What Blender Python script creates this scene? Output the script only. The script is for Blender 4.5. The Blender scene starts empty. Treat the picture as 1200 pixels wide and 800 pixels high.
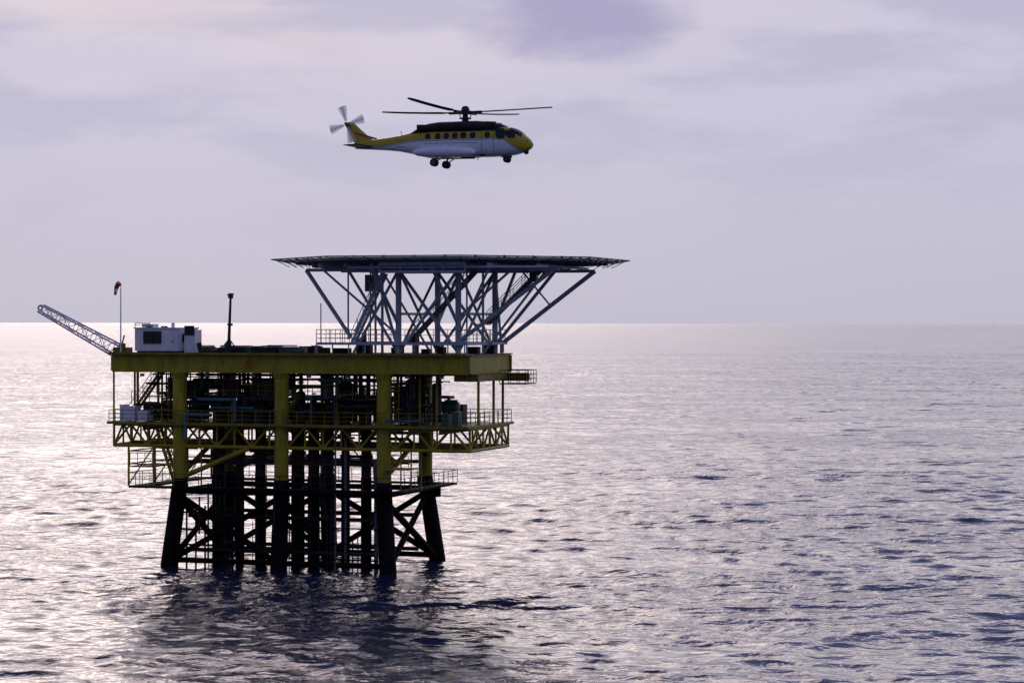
import bpy, math, random
import numpy as np
from mathutils import Vector, Matrix
random.seed(11)
rad = math.radians
scene = bpy.context.scene

# ------------------------------------------------------------------ survey
F = 2833.33          # focal length in photo pixels (85 mm on 36 mm)
H = 20.6             # camera height above the sea
D = 202.4            # distance to the front middle leg
TH = rad(18)         # platform yaw
C, S = math.cos(TH), math.sin(TH)
OX = (330 - 600) / F * D

def X(u, ly=0.0):
    k = (u - 600) / F
    return (k * (D + ly * C) - OX - ly * S) / (C + k * S)
def Z(v, lx=0.0, ly=0.0):
    return H + (378 - v) / F * (D - lx * S + ly * C)

# ------------------------------------------------------------------ materials
def new_mat(name):
    m = bpy.data.materials.new(name); m.use_nodes = True
    nt = m.node_tree
    return m, nt, nt.nodes["Principled BSDF"]

def paint(name, col, grime=(0.05, 0.035, 0.025), amount=0.45, rough=0.5, metal=0.0, scale=0.7, streak=True, spec=0.5):
    m, nt, b = new_mat(name)
    tc = nt.nodes.new("ShaderNodeTexCoord")
    mp = nt.nodes.new("ShaderNodeMapping")
    mp.inputs["Scale"].default_value = (scale, scale, scale * (0.3 if streak else 1))
    n = nt.nodes.new("ShaderNodeTexNoise"); n.inputs["Scale"].default_value = 2.2
    n.inputs["Detail"].default_value = 7; n.inputs["Roughness"].default_value = 0.68
    r = nt.nodes.new("ShaderNodeValToRGB")
    r.color_ramp.elements[0].position = 0.42; r.color_ramp.elements[0].color = (0, 0, 0, 1)
    r.color_ramp.elements[1].position = 0.70; r.color_ramp.elements[1].color = (amount, amount, amount, 1)
    mx = nt.nodes.new("ShaderNodeMix"); mx.data_type = 'RGBA'
    mx.inputs[6].default_value = (*col, 1); mx.inputs[7].default_value = (*grime, 1)
    nt.links.new(tc.outputs["Object"], mp.inputs["Vector"]); nt.links.new(mp.outputs[0], n.inputs["Vector"])
    nt.links.new(n.outputs[0], r.inputs[0]); nt.links.new(r.outputs[0], mx.inputs[0])
    nt.links.new(mx.outputs[2], b.inputs["Base Color"])
    b.inputs["Roughness"].default_value = rough; b.inputs["Metallic"].default_value = metal
    b.inputs["Specular IOR Level"].default_value = spec
    return m

YEL = paint("yellow_paint", (0.36, 0.305, 0.010), amount=0.6, spec=.35)
YELD = paint("yellow_paint_weathered", (0.22, 0.19, 0.012), amount=0.8, spec=.3)
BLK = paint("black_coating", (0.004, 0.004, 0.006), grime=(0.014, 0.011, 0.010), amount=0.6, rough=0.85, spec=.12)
DRK = paint("dark_steel", (0.016, 0.018, 0.027), amount=0.6, rough=0.6, spec=.3)
MID = paint("grey_steel", (0.085, 0.10, 0.135), amount=0.55, rough=0.5)
LGT = paint("pale_blue_grey_paint", (0.40, 0.46, 0.58), grime=(0.14, 0.12, 0.12), amount=0.4)
WHT = paint("white_paint", (0.78, 0.80, 0.86), grime=(0.25, 0.2, 0.16), amount=0.3)
GRN = paint("green_paint", (0.02, 0.10, 0.08), amount=0.5)
TEAL = paint("teal_pipe_paint", (0.05, 0.15, 0.23), amount=0.4)
RED = paint("red_paint", (0.5, 0.04, 0.02), amount=0.3)
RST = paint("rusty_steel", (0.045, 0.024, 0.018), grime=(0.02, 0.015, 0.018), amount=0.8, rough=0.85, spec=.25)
GLS, _nt, _b = new_mat("dark_glass")
_b.inputs["Base Color"].default_value = (0.008, 0.010, 0.015, 1); _b.inputs["Roughness"].default_value = 0.12
_b.inputs["Specular IOR Level"].default_value = .35
RUB = paint("black_rubber", (0.012, 0.012, 0.014), rough=0.7, spec=.3)

def perforated(name, col, scale, fill):
    m, nt, b = new_mat(name)
    b.inputs["Base Color"].default_value = (*col, 1); b.inputs["Roughness"].default_value = 0.6
    tc = nt.nodes.new("ShaderNodeTexCoord")
    sep = nt.nodes.new("ShaderNodeSeparateXYZ"); nt.links.new(tc.outputs["Object"], sep.inputs[0])
    outs = []
    for i in (0, 1):
        mu = nt.nodes.new("ShaderNodeMath"); mu.operation = 'MULTIPLY'; mu.inputs[1].default_value = scale
        fr = nt.nodes.new("ShaderNodeMath"); fr.operation = 'FRACT'
        lt = nt.nodes.new("ShaderNodeMath"); lt.operation = 'LESS_THAN'; lt.inputs[1].default_value = fill
        nt.links.new(sep.outputs[i], mu.inputs[0]); nt.links.new(mu.outputs[0], fr.inputs[0]); nt.links.new(fr.outputs[0], lt.inputs[0])
        outs.append(lt)
    mx = nt.nodes.new("ShaderNodeMath"); mx.operation = 'MAXIMUM'
    nt.links.new(outs[0].outputs[0], mx.inputs[0]); nt.links.new(outs[1].outputs[0], mx.inputs[1])
    nt.links.new(mx.outputs[0], b.inputs["Alpha"])
    return m
NET = perforated("safety_net", (0.06, 0.07, 0.08), 5.0, 0.4)

# ------------------------------------------------------------------ mesh builder
def owner(name, loc=(0, 0, 0), rz=0.0):
    e = bpy.data.objects.new(name, None); scene.collection.objects.link(e)
    e.location = loc; e.rotation_euler = (0, 0, rz); e.empty_display_size = 2
    return e

class Part:
    allparts = []
    def __init__(s, name, mat, own, smooth=False):
        s.name, s.mat, s.own, s.smooth = name, mat, own, smooth
        s.v, s.f = [], []
        Part.allparts.append(s)
    def add(s, vs, fs):
        o = len(s.v); s.v += [tuple(p) for p in vs]; s.f += [tuple(i + o for i in f) for f in fs]
    def box(s, x0, x1, y0, y1, z0, z1):
        vs = [(x, y, z) for x in (x0, x1) for y in (y0, y1) for z in (z0, z1)]
        s.add(vs, [(0, 1, 3, 2), (4, 6, 7, 5), (0, 4, 5, 1), (2, 3, 7, 6), (0, 2, 6, 4), (1, 5, 7, 3)])
    def frame(s, a, b):
        a, b = Vector(a), Vector(b); d = (b - a).normalized()
        up = Vector((0, 0, 1)) if abs(d.z) < 0.95 else Vector((0, 1, 0))
        sx = d.cross(up).normalized(); sy = sx.cross(d).normalized()
        return a, b, sx, sy
    def tube(s, a, b, r, n=8, r2=None):
        a, b, sx, sy = s.frame(a, b); r2 = r if r2 is None else r2
        vs = []
        for p, q in ((a, r), (b, r2)):
            for i in range(n):
                t = 2 * math.pi * i / n
                vs.append(p + sx * (q * math.cos(t)) + sy * (q * math.sin(t)))
        fs = [(i, (i + 1) % n, n + (i + 1) % n, n + i) for i in range(n)]
        fs += [tuple(range(n))[::-1], tuple(range(n, 2 * n))]
        s.add(vs, fs)
    def beam(s, a, b, w, h):
        a, b, sx, sy = s.frame(a, b)
        vs = [p + sx * (i * w / 2) + sy * (j * h / 2) for p in (a, b) for i, j in ((-1, -1), (1, -1), (1, 1), (-1, 1))]
        s.add(vs, [(0, 1, 5, 4), (1, 2, 6, 5), (2, 3, 7, 6), (3, 0, 4, 7), (3, 2, 1, 0), (4, 5, 6, 7)])
    def ibeam(s, a, b, w, h, stiff=1.6):
        """plate girder along a->b, a/b on the centre line"""
        a, b = Vector(a), Vector(b); up = Vector((0, 0, 1)); t = 0.07
        s.beam(a + up * (h / 2 - t / 2), b + up * (h / 2 - t / 2), w, t)
        s.beam(a - up * (h / 2 - t / 2), b - up * (h / 2 - t / 2), w, t)
        s.beam(a, b, 0.06, h - 2 * t - 0.004)
        L = (b - a).length; n = max(1, int(L / stiff)); d = (b - a).normalized()
        for i in range(n + 1):
            p = a.lerp(b, i / n)
            s.beam(p - up * (h / 2 - t - 0.003), p + up * (h / 2 - t - 0.003), w * 0.85 if abs(d.y) < .5 else 0.05, 0.05 if abs(d.y) < .5 else w * .85)
    def ball(s, c, r, n=8, m=5, sz=1.0):
        vs = []; fs = []
        for j in range(m + 1):
            ph = math.pi * j / m
            for i in range(n):
                t = 2 * math.pi * i / n
                vs.append((c[0] + r * math.sin(ph) * math.cos(t), c[1] + r * math.sin(ph) * math.sin(t), c[2] + r * sz * math.cos(ph)))
        for j in range(m):
            for i in range(n):
                fs.append((j * n + i, (j + 1) * n + i, (j + 1) * n + (i + 1) % n, j * n + (i + 1) % n))
        s.add(vs, fs)
    def ring(s, c, R, r, axis='y', n=16, m=6):
        vs = []; fs = []
        for i in range(n):
            t = 2 * math.pi * i / n
            for j in range(m):
                q = 2 * math.pi * j / m
                a1 = (R + r * math.cos(q)) * math.cos(t); a2 = (R + r * math.cos(q)) * math.sin(t); a3 = r * math.sin(q)
                p = {'y': (a1, a3, a2), 'z': (a1, a2, a3), 'x': (a3, a1, a2)}[axis]
                vs.append((c[0] + p[0], c[1] + p[1], c[2] + p[2]))
        for i in range(n):
            for j in range(m):
                fs.append((i * m + j, ((i + 1) % n) * m + j, ((i + 1) % n) * m + (j + 1) % m, i * m + (j + 1) % m))
        s.add(vs, fs)
    def run(s, pts, r, n=8):
        for a, b in zip(pts, pts[1:]):
            s.tube(a, b, r, n)
        for p in pts[1:-1]:
            s.ball(p, r * 1.08, n, 5)
    def rail(s, pts, h=1.1, sp=1.5, r=0.032, mids=(0.55,), kick=False):
        up = Vector((0, 0, 1))
        for a, b in zip(pts, pts[1:]):
            a, b = Vector(a), Vector(b)
            s.tube(a + up * h, b + up * h, r, 5)
            for q in mids: s.tube(a + up * h * q, b + up * h * q, r * 0.75, 4)
            n = max(1, round((b - a).length / sp))
            for i in range(n + 1):
                p = a.lerp(b, i / n); s.tube(p, p + up * h, r, 5)
            if kick: s.beam(a + up * 0.08, b + up * 0.08, 0.015, 0.15)
    def truss(s, a, b, h, n, rc=0.14, rd=0.09, verts=True):
        a, b = Vector(a), Vector(b); up = Vector((0, 0, h))
        s.tube(a, b, rc); s.tube(a + up, b + up, rc)
        for i in range(n):
            p, q = a.lerp(b, i / n), a.lerp(b, (i + 1) / n)
            if i % 2 == 0: s.tube(p, q + up, rd, 6)
            else: s.tube(p + up, q, rd, 6)
            if verts: s.tube(p, p + up, rd * 0.9, 6)
        if verts: s.tube(b, b + up, rd, 6)
    def stairs(s, a, b, w=0.9, rise=0.25, side=(0, 1, 0), rails=True):
        a, b = Vector(a), Vector(b); sd = Vector(side) * w / 2
        n = max(3, int(abs(b.z - a.z) / rise))
        for k in (-1, 1):
            s.beam(a + sd * k, b + sd * k, 0.06, 0.24)
            if rails:
                up = Vector((0, 0, 1.0))
                s.tube(a + sd * k + up, b + sd * k + up, 0.035, 5)
                s.tube(a + sd * k + up * .5, b + sd * k + up * .5, 0.025, 4)
                for i in range(0, n + 1, 4):
                    p = a.lerp(b, i / n) + sd * k; s.tube(p, p + up, 0.03, 5)
        dr = (b - a); dr.z = 0; dr = dr.normalized() * 0.13
        for i in range(n + 1):
            p = a.lerp(b, i / n)
            s.add([p - dr - sd * .95, p + dr - sd * .95, p + dr + sd * .95, p - dr + sd * .95,
                   p - dr - sd * .95 - Vector((0, 0, .04)), p + dr - sd * .95 - Vector((0, 0, .04)), p + dr + sd * .95 - Vector((0, 0, .04)), p - dr + sd * .95 - Vector((0, 0, .04))],
                  [(0, 1, 2, 3), (7, 6, 5, 4), (0, 4, 5, 1), (1, 5, 6, 2), (2, 6, 7, 3), (3, 7, 4, 0)])
    def ladder(s, x, y, z0, z1, w=0.45, cage=False):
        for k in (-1, 1): s.tube((x + k * w / 2, y, z0), (x + k * w / 2, y, z1), 0.035, 5)
        z = z0
        while z < z1:
            s.tube((x - w / 2, y, z), (x + w / 2, y, z), 0.02, 4); z += 0.3
        if cage:
            z = z0 + 2
            while z < z1:
                s.ring((x, y - 0.35, z), 0.38, 0.02, 'z', 10, 4); z += 0.9
    def prism(s, poly, y0, y1):
        n = len(poly)
        vs = [(p[0], y0, p[1]) for p in poly] + [(p[0], y1, p[1]) for p in poly]
        s.add(vs, [tuple(range(n)), tuple(range(n, 2 * n))[::-1]] + [(i, n + i, n + (i + 1) % n, (i + 1) % n) for i in range(n)])
    def slab(s, poly, z0, z1):
        n = len(poly)
        vs = [(p[0], p[1], z0) for p in poly] + [(p[0], p[1], z1) for p in poly]
        s.add(vs, [tuple(range(n))[::-1], tuple(range(n, 2 * n))] + [(i, (i + 1) % n, n + (i + 1) % n, n + i) for i in range(n)])

def build_all():
    for p in Part.allparts:
        if not p.v: continue
        me = bpy.data.meshes.new(p.name); me.from_pydata(p.v, [], p.f); me.update()
        if p.smooth:
            me.polygons.foreach_set("use_smooth", [True] * len(me.polygons))
            try: me.set_sharp_from_angle(angle=rad(40))
            except Exception: pass
        o = bpy.data.objects.new(p.name, me); scene.collection.objects.link(o)
        me.materials.append(p.mat); o.parent = p.own

# ------------------------------------------------------------------ platform
PF = owner("offshore_platform", (OX, 0, 0), -TH)
ZT, ZTB = 17.9, 16.35       # top deck, girder bottom
ZM, ZMB = 12.05, 10.1       # cellar deck, truss bottom
ZL = 6.75                   # lower walkway
XL = X(134); XR = X(549)
YB = 10.0
LEGX = [X(211), 0.0, X(450)]
BATX = [-0.75, 0.0, 0.6]

col = Part("deck_columns", YEL, PF, True)
leg = Part("jacket_legs", BLK, PF, True)
for i, lx in enumerate(LEGX):
    for ly, by in ((0, -0.6), (YB, 0.6)):
        bx = BATX[i] if ly == 0 or i != 2 else 0.9
        col.tube((lx, ly, 7.0), (lx, ly, ZTB), 0.60, 20)
        col.tube((lx, ly, ZTB - .5), (lx, ly, ZTB - .02), 0.62, 20, 0.8)
        for zz in (9.0, 13.2):
            col.tube((lx, ly, zz), (lx, ly, zz + .06), 0.625, 20)
        leg.tube((lx, ly, 7.0), (lx + bx, ly + by, 0), 0.66, 20, 0.72)
        leg.tube((lx + bx, ly + by, 0), (lx + bx * 1.6, ly + by * 1.6, -5), 0.72, 20, 0.75)
        leg.tube((lx, ly, 6.6), (lx, ly, 7.4), 0.72, 20, .64)
def legp(i, ly, z):
    k = (7 - z) / 7
    by = -0.6 if ly == 0 else 0.6
    bx = BATX[i] if ly == 0 or i != 2 else 0.9
    return (LEGX[i] + bx * k, ly + by * k, z)
br = Part("jacket_bracing", BLK, PF, True)
for ly in (0, YB):
    for i in (0, 1):
        br.tube(legp(i, ly, 6.3), legp(i + 1, ly, 6.3), 0.24, 10)
        br.tube(legp(i, ly, 0.5), legp(i + 1, ly, 0.5), 0.24, 10)
        if ly == YB or i == 0:
            br.tube(legp(i, ly, 6.0), legp(i + 1, ly, 0.4), 0.26, 10)
            br.tube(legp(i, ly, 0.4), legp(i + 1, ly, 6.0), 0.26, 10)
for i in (0, 1, 2):
    br.tube(legp(i, 0, 6.3), legp(i, YB, 6.3), 0.24, 10)
    br.tube(legp(i, 0, 5.9), legp(i, YB, 0.2), 0.30, 10)
    br.tube(legp(i, 0, 0.2), legp(i, YB, 5.9), 0.26, 10)
bl = Part("boat_landing", BLK, PF, True)
for z in (0.6, 1.9, 3.2, 4.6):
    bl.tube((LEGX[0] + 0.2, -1.3, z), (LEGX[0] + 6.5, -1.3, z), 0.09, 6)
    bl.tube((LEGX[1] - 0.2, -1.0, z + .4), (LEGX[2] - 0.2, -1.0, z + .4), 0.06, 6)
for k in range(8):
    x = LEGX[0] + 0.4 + k * 0.85
    bl.tube((x, -1.3, -1.5), (x, -1.3, 5.2), 0.09, 6)
bl.ladder(LEGX[0] + 3.6, -1.5, -1, 6.8)
bl.ladder(LEGX[1] + 1.5, -1.3, -1, 6.8)
p = legp(2, YB, 6.1)
bl.tube((p[0], p[1], 6.1), (p[0] + 1.1, p[1] - .3, 6.1), 0.16, 8)
bl.tube((p[0] + 1.1, p[1] - .3, 5.6), (p[0] + 1.1, p[1] - .3, 6.6), 0.28, 10)

cd = Part("well_conductors", RST, PF, True)
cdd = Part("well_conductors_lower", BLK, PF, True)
for r_, ly in enumerate((2.4, 6.0)):
    for k, u in enumerate([256, 281, 306, 349, 368, 384, 407, 431]):
        x = X(u, ly) + random.uniform(-.18, .18)
        if r_ == 1 and k in (1, 4, 6): continue
        rr = random.choice((0.30, 0.38, 0.46)) if u not in (256, 368) else .52
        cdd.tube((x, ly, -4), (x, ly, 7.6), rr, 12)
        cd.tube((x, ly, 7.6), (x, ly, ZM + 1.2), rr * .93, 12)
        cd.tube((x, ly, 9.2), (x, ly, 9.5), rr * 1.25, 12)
ris = Part("riser_pipes", MID, PF, True)
ux = X(437, -0.2)
ris.run([(ux, 0.6, -3), (ux, 0.6, 6.5), (ux - .1, .6, 8.6), (ux + .25, .6, 9.3), (ux + .9, .6, 9.6), (ux + 1.5, .6, 9.2)], 0.2, 10)
ris.run([(X(398), -0.9, -2), (X(398), -0.9, 12.6)], 0.08, 6)
ris.run([(X(404), 0.2, -2), (X(404), 0.2, 11)], 0.12, 6)

gd = Part("top_deck_girders", YEL, PF)
zc = (ZT + ZTB) / 2; hh = ZT - ZTB
gd.ibeam((XL, -0.2, zc), (XR, -0.2, zc), 0.5, hh)
gd.ibeam((XL, YB + .8, zc), (XR, YB + .8, zc), 0.5, hh)
for x in (XL, XR):
    gd.ibeam((x, 0.1, zc), (x, YB + .5, zc), 0.45, hh - .01)
gdi = Part("top_deck_joists", DRK, PF)
x = XL + 1.6
while x < XR - 1:
    gdi.ibeam((x, 0.1, zc + .2), (x, YB + .5, zc + .2), 0.25, hh - .6, 4); x += 1.7
pl = Part("top_deck_plate", DRK, PF)
pl.box(XL - .15, XR + .15, -0.75, YB + 1.3, ZT + .003, ZT + 0.09)
tr = Part("top_deck_rub_rail", YELD, PF)
tr.beam((XL - .2, -0.8, ZT + .05), (XR + .2, -0.8, ZT + .05), 0.06, 0.2)

lb = Part("lifebuoy", RED, PF, True)
lb.ring((X(295), -0.52, zc + .05), 0.27, 0.06, 'y')

bb = Part("side_balcony", YELD, PF)
xb = XR
bb.ibeam((xb - 1.0, 9.2, 16.0), (xb + 2.2, 9.2, 16.0), 0.3, 0.7)
bb.box(xb + .3, xb + 2.6, 7.2, 10.2, 15.4, 15.5)
bb.box(xb - 1.6, xb + 0.5, 1.0, 8.6, 15.75, 16.3)
bbr = Part("side_balcony_rail", DRK, PF)
bbr.rail([(xb + .3, 7.2, 15.5), (xb + 2.6, 7.2, 15.5), (xb + 2.6, 10.2, 15.5), (xb + .3, 10.2, 15.5)], sp=.7, mids=(.33, .66))

# ---- cellar deck
td = Part("cellar_deck_truss", YEL, PF, True)
nP = 20
XR2 = X(551)
td.truss((XL, -0.1, ZMB), (XR2, -0.1, ZMB), ZM - ZMB - .15, nP, 0.15, 0.10)
td.truss((XL, YB, ZMB), (XR2, YB, ZMB), ZM - ZMB - .15, nP, 0.15, 0.10)
for x in (XL, XR2):
    td.truss((x, 0, ZMB), (x, YB, ZMB), ZM - ZMB - .15, 6, 0.15, 0.10)
tdi = Part("cellar_deck_beams", YELD, PF)
for k in range(1, 12):
    x = XL + (XR2 - XL) * k / 12
    tdi.ibeam((x, 0.1, ZM - .4), (x, YB, ZM - .4), 0.2, 0.5, 5)
for y in (3.3, 6.7):
    tdi.beam((XL, y, ZMB + .1), (XR2, y, ZMB + .1), 0.25, 0.3)
cp = Part("cellar_deck_plate", DRK, PF)
cp.box(XL - .1, XR2 + .1, -1.0, YB + 1.0, ZM - .1, ZM)
ce = Part("cellar_deck_edge", YELD, PF)
ce.beam((XL - .12, -1.05, ZM - .02), (XR2 + .12, -1.05, ZM - .02), 0.05, 0.22)
ce.beam((XR2 + .16, -1.0, ZM - .02), (XR2 + .16, YB + 1, ZM - .02), 0.05, 0.22)
ce.beam((XL - .16, -1.0, ZM - .02), (XL - .16, YB + 1, ZM - .02), 0.05, 0.22)
rl = Part("cellar_deck_railing", YELD, PF)
rl.rail([(XL, -1.0, ZM), (XR2, -1.0, ZM), (XR2, YB + .9, ZM), (XL, YB + .9, ZM), (XL, -1.0, ZM)], sp=1.25, mids=(.35, .68))
kb = Part("knee_braces", YEL, PF, True)
kb.tube((LEGX[0] + .3, 0, 7.5), (X(297), 0, ZMB + .1), 0.22, 10)
kb.tube((LEGX[0] + .3, YB, 7.5), (X(297), YB, ZMB + .1), 0.22, 10)
kb.tube((LEGX[2], 0.3, 7.7), (LEGX[2], 6.5, ZMB), 0.22, 10)
kb.tube((LEGX[0], 0.3, 7.7), (LEGX[0], 6.5, ZMB), 0.22, 10)
ps = Part("deck_posts", YEL, PF, True)
for u in (136,):
    ps.tube((X(u), -0.4, ZM), (X(u), -0.4, ZTB), 0.09, 8)
for u in (158, 190, 272, 395, 492, 512):
    ps.tube((X(u, 2), 2, ZM), (X(u, 2), 2, ZTB), 0.10, 8)
for x in (XL + .2, XR - .5):
    for y in (4, 8, 10.5):
        ps.tube((x, y, ZM), (x, y, ZTB), 0.12, 8)

# ---- lower walkway
lw = Part("lower_walkway", BLK, PF)
xl0, xr0 = X(160), X(519, 6)
for (a, b, c, d) in ((xl0, LEGX[2] + 2.4, -1.5, -0.7), (xl0, LEGX[2] + 2.4, YB + .7, YB + 1.5), (xl0, xl0 + 1.4, -.69, YB + .69), (LEGX[2] + 1.4, LEGX[2] + 2.4, -.69, YB + .69)):
    lw.box(a, b, c, d, ZL - .18, ZL)
lwr = Part("lower_walkway_railing", YELD, PF)
lwr.rail([(xl0, -1.5, ZL), (LEGX[0] + 1.2, -1.5, ZL)], sp=1.0, mids=(.5,))
lwr.rail([(xl0, YB + 1.5, ZL), (xl0, -1.5, ZL)], sp=1.3, mids=(.5,))
lwr2 = Part("lower_walkway_railing_dark", DRK, PF)
lwr2.rail([(LEGX[0] + 1.2, -1.5, ZL), (LEGX[2] + 2.4, -1.5, ZL), (LEGX[2] + 2.4, YB + 1.5, ZL), (LEGX[0], YB + 1.5, ZL)], sp=1.2, mids=(.5,))
lf = Part("hanging_frame", YEL, PF, True)
for y in (-1.45, 3.5, YB):
    for u in (160, 189):
        x = X(u)
        lf.tube((x, y, ZL), (x, y, ZMB), 0.10, 8)
    for z in (8.6, 9.7):
        lf.tube((X(160), y, z), (LEGX[0], y, z), 0.06, 6)
    lf.tube((X(160), y, ZL + .1), (X(189), y, ZMB), 0.06, 6)
for z in (8.6, 9.7):
    lf.tube((X(160), -1.45, z), (X(160), YB, z), 0.06, 6)
lf.box(X(160), X(186), -1.2, 3.0, 8.3, 8.42)
lf.rail([(X(160), -1.2, 8.42), (X(186), -1.2, 8.42)], sp=.8)
lf.stairs((X(198), 1.5, ZL), (X(176), 1.5, ZM - .4), 0.8)
for u in (236, 470, 482, 494):
    lf.tube((X(u, 1), 1, ZL), (X(u, 1), 1, ZMB), 0.07, 6)
lf.rail([(LEGX[2] + .6, -1.2, 8.6), (LEGX[2] + 2.6, -1.2, 8.6)], sp=.7)
lf.box(LEGX[2] + .6, LEGX[2] + 2.6, -1.2, 1, 8.5, 8.6)

# ---- process equipment between decks
eqd = Part("process_equipment", DRK, PF)
eqm = Part("process_equipment_grey", MID, PF)
pp = Part("process_pipes_dark", DRK, PF, True)
pg = Part("process_pipes_grey", MID, PF, True)
pt = Part("process_pipes_teal", TEAL, PF, True)
pr = Part("process_pipes_rust", RST, PF, True)
pyl = Part("process_handrails_yellow", YELD, PF)
R = random.Random(5)
x0c, x1c = XL + 1.4, X(500, 3)
for k in range(84):
    x = R.uniform(x0c, x1c); y = R.uniform(0.9, 9.5); r = R.choice((.05, .07, .1, .14, .18))
    z0 = ZM; z1 = R.choice((ZTB + .4, ZTB + .4, 14.3, 15.0, 13.6))
    if z1 < 15.5:
        x2 = x + R.uniform(-2.5, 2.5); y2 = y + R.uniform(-1.5, 1.5)
        R.choice((pp, pg, pr, pp)).run([(x, y, z0), (x, y, z1), (x2, y, z1), (x2, y2, z1), (x2, y2, ZTB + .3 if R.random() < .6 else z0)], r, 7)
    else:
        R.choice((pp, pg, pr)).tube((x, y, z0), (x, y, z1), r, 7)
        if r > .09:
            for q in (12.9, 14.2, 15.4):
                pp.tube((x, y, q), (x, y, q + .12), r * 1.7, 8)
for k in range(62):
    y = R.uniform(0.6, 9.5); z = R.choice((12.7, 13.1, 13.6, 14.1, 14.2, 14.9, 15.3, 15.7, 16.1)) + R.uniform(-.1, .1)
    a = R.uniform(x0c, x1c - 3); b = min(x1c + 1.5, a + R.uniform(2, 10))
    R.choice((pp, pp, pg, pr)).tube((a, y, z), (b, y, z), R.choice((.05, .07, .1, .13, .17)), 7)
for k in range(34):
    x = R.uniform(x0c, x1c); z = R.uniform(12.8, 16)
    R.choice((pp, pg)).tube((x, .7, z), (x, R.uniform(4, 10), z), R.choice((.06, .1, .14)), 7)
for ly in (2.4, 6.0):
    for u in [256, 281, 306, 349, 368, 384, 407, 431]:
        x = X(u, ly)
        pp.tube((x, ly, ZM), (x, ly, ZM + 2.1), 0.2, 8); pp.ball((x, ly, ZM + 1.3), .36); pp.ball((x, ly, ZM + 2.0), .28)
        pr.tube((x - .7, ly, ZM + 1.3), (x + .7, ly, ZM + 1.3), .12, 7)
        pr.ring((x + .75, ly, ZM + 1.3), .22, .03, 'x', 10, 4); pg.ring((x, ly, ZM + 2.5), .2, .03, 'z', 10, 4); pg.tube((x, ly, ZM + 2), (x, ly, ZM + 2.5), .04, 5)
        eqd.box(x - .18, x + .18, ly - .18, ly + .18, ZM + 1.55, ZM + 1.8)
for k in range(24):
    x = R.uniform(x0c, x1c); y = R.uniform(1.5, 9); w = R.uniform(.3, .7); h = R.uniform(.6, 1.7); z = ZM + R.choice((0.05, .05, 2.1))
    R.choice((eqd, eqd, eqm)).box(x - w, x + w, y - .4, y + .4, z, z + h)
def vessel(part, x, y, z0, z1, r):
    part.tube((x, y, z0 + .4), (x, y, z1 - r * .5), r, 16)
    part.ball((x, y, z1 - r * .5), r, 16, 8, .5); part.ball((x, y, z0 + .4), r, 16, 8, .5)
    for a in range(4):
        t = a * math.pi / 2 + .4
        part.tube((x + r * .9 * math.cos(t), y + r * .9 * math.sin(t), z0), (x + r * .9 * math.cos(t), y + r * .9 * math.sin(t), z0 + .7), .05, 5)
def hvessel(part, x0, x1, y, z, r):
    part.tube((x0, y, z), (x1, y, z), r, 16)
    for q, sg in ((x0, -1), (x1, 1)):
        part.tube((q, y, z), (q + sg * r * .3, y, z), r, 16, r * .75)
        part.tube((q + sg * r * .3, y, z), (q + sg * r * .45, y, z), r * .75, 16, r * .3)
    for q in (x0 + .3, x1 - .3):
        part.box(q - .08, q + .08, y - r * .8, y + r * .8, z - r - .5, z - r * .6)
vd = Part("vessels_dark", DRK, PF, True); vg = Part("separator_vessel_green", GRN, PF, True)
vw = Part("storage_tank_white", WHT, PF, True)
for u, y, r, t in ((236, 5, .7, 15.4), (318, 6.5, .8, 15.8), (352, 2.2, .45, 14.8), (405, 5, .7, 15.6), (470, 4, .6, 15.2), (486, 7, .8, 15.9)):
    vessel(vd, X(u, y), y, ZM, t, r)
hvessel(vd, X(392, 3), X(436, 3), 3, 13.4, .6)
hvessel(vd, X(228, 7), X(262, 7), 7, 15.2, .5)
hvessel(vg, X(517, 5), X(536, 5), 5, 13.5, .5)
vessel(vd, X(512, 2.5), 2.5, ZM, 15.6, .4)
eqg = Part("pump_skid_green", GRN, PF)
eqg.box(X(518, 2), X(526, 2), 1.8, 3.0, ZM, ZM + 1.0); eqg.box(X(531, 2), X(539, 2), 1.6, 2.6, ZM, ZM + 1.2)
eqg.box(X(520, 4), X(535, 4), 4.2, 4.3, ZM + 1.9, ZM + 2.1)
vw.tube((X(146, .6), .6, ZM + .05), (X(146, .6), .6, ZM + 1.5), .42, 14)
tb = Part("chemical_tanks", WHT, PF)
tb.box(X(151, .8), X(161, .8), .3, 1.4, ZM + .15, ZM + 1.35); tb.box(X(165, .8), X(176, .8), .2, 1.5, ZM + .15, ZM + 1.0)
pt.run([(X(222), -0.75, ZM - 1.3), (X(222), -0.75, ZM + .75), (X(228), -0.75, ZM + .75), (X(252), -0.75, ZM + .75)], .17, 8)
pt.run([(X(226), 0.9, ZM + 2.0), (X(270), 0.9, ZM + 2.0), (X(270), .9, ZM + .2)], .14, 8)
pt.run([(X(240), 1.2, ZM + 1.3), (X(290), 1.2, ZM + 1.3)], .1, 8)
pt.run([(X(455), -.8, ZM + .5), (X(490), -.8, ZM + .5), (X(490), 1.4, ZM + .5)], .09, 8)
mz = Part("mezzanine_grating", DRK, PF)
for a, b, y0, y1 in ((X(222), X(322), 1.1, 2.2), (X(345), X(440), 1.0, 2.0), (X(150), X(205), 3, 4)):
    mz.box(a, b, y0, y1, 14.15, 14.22); pyl.rail([(a, y0, 14.22), (b, y0, 14.22)], sp=1.3)
pyl.stairs((X(150, 2), 2, ZM), (X(192, 2), 2, ZTB + .2), .8)
pyl.stairs((X(330, 1.6), 1.0, ZM), (X(352, 1.6), 1.0, 14.2), .7)
pyl.ladder(X(197), .5, ZM, ZTB); pyl.ladder(X(463), .3, ZM, ZTB, cage=True)
pyl.rail([(X(158), -.6, 13.6), (X(200), -.6, 13.6)], sp=1.6)
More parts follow.
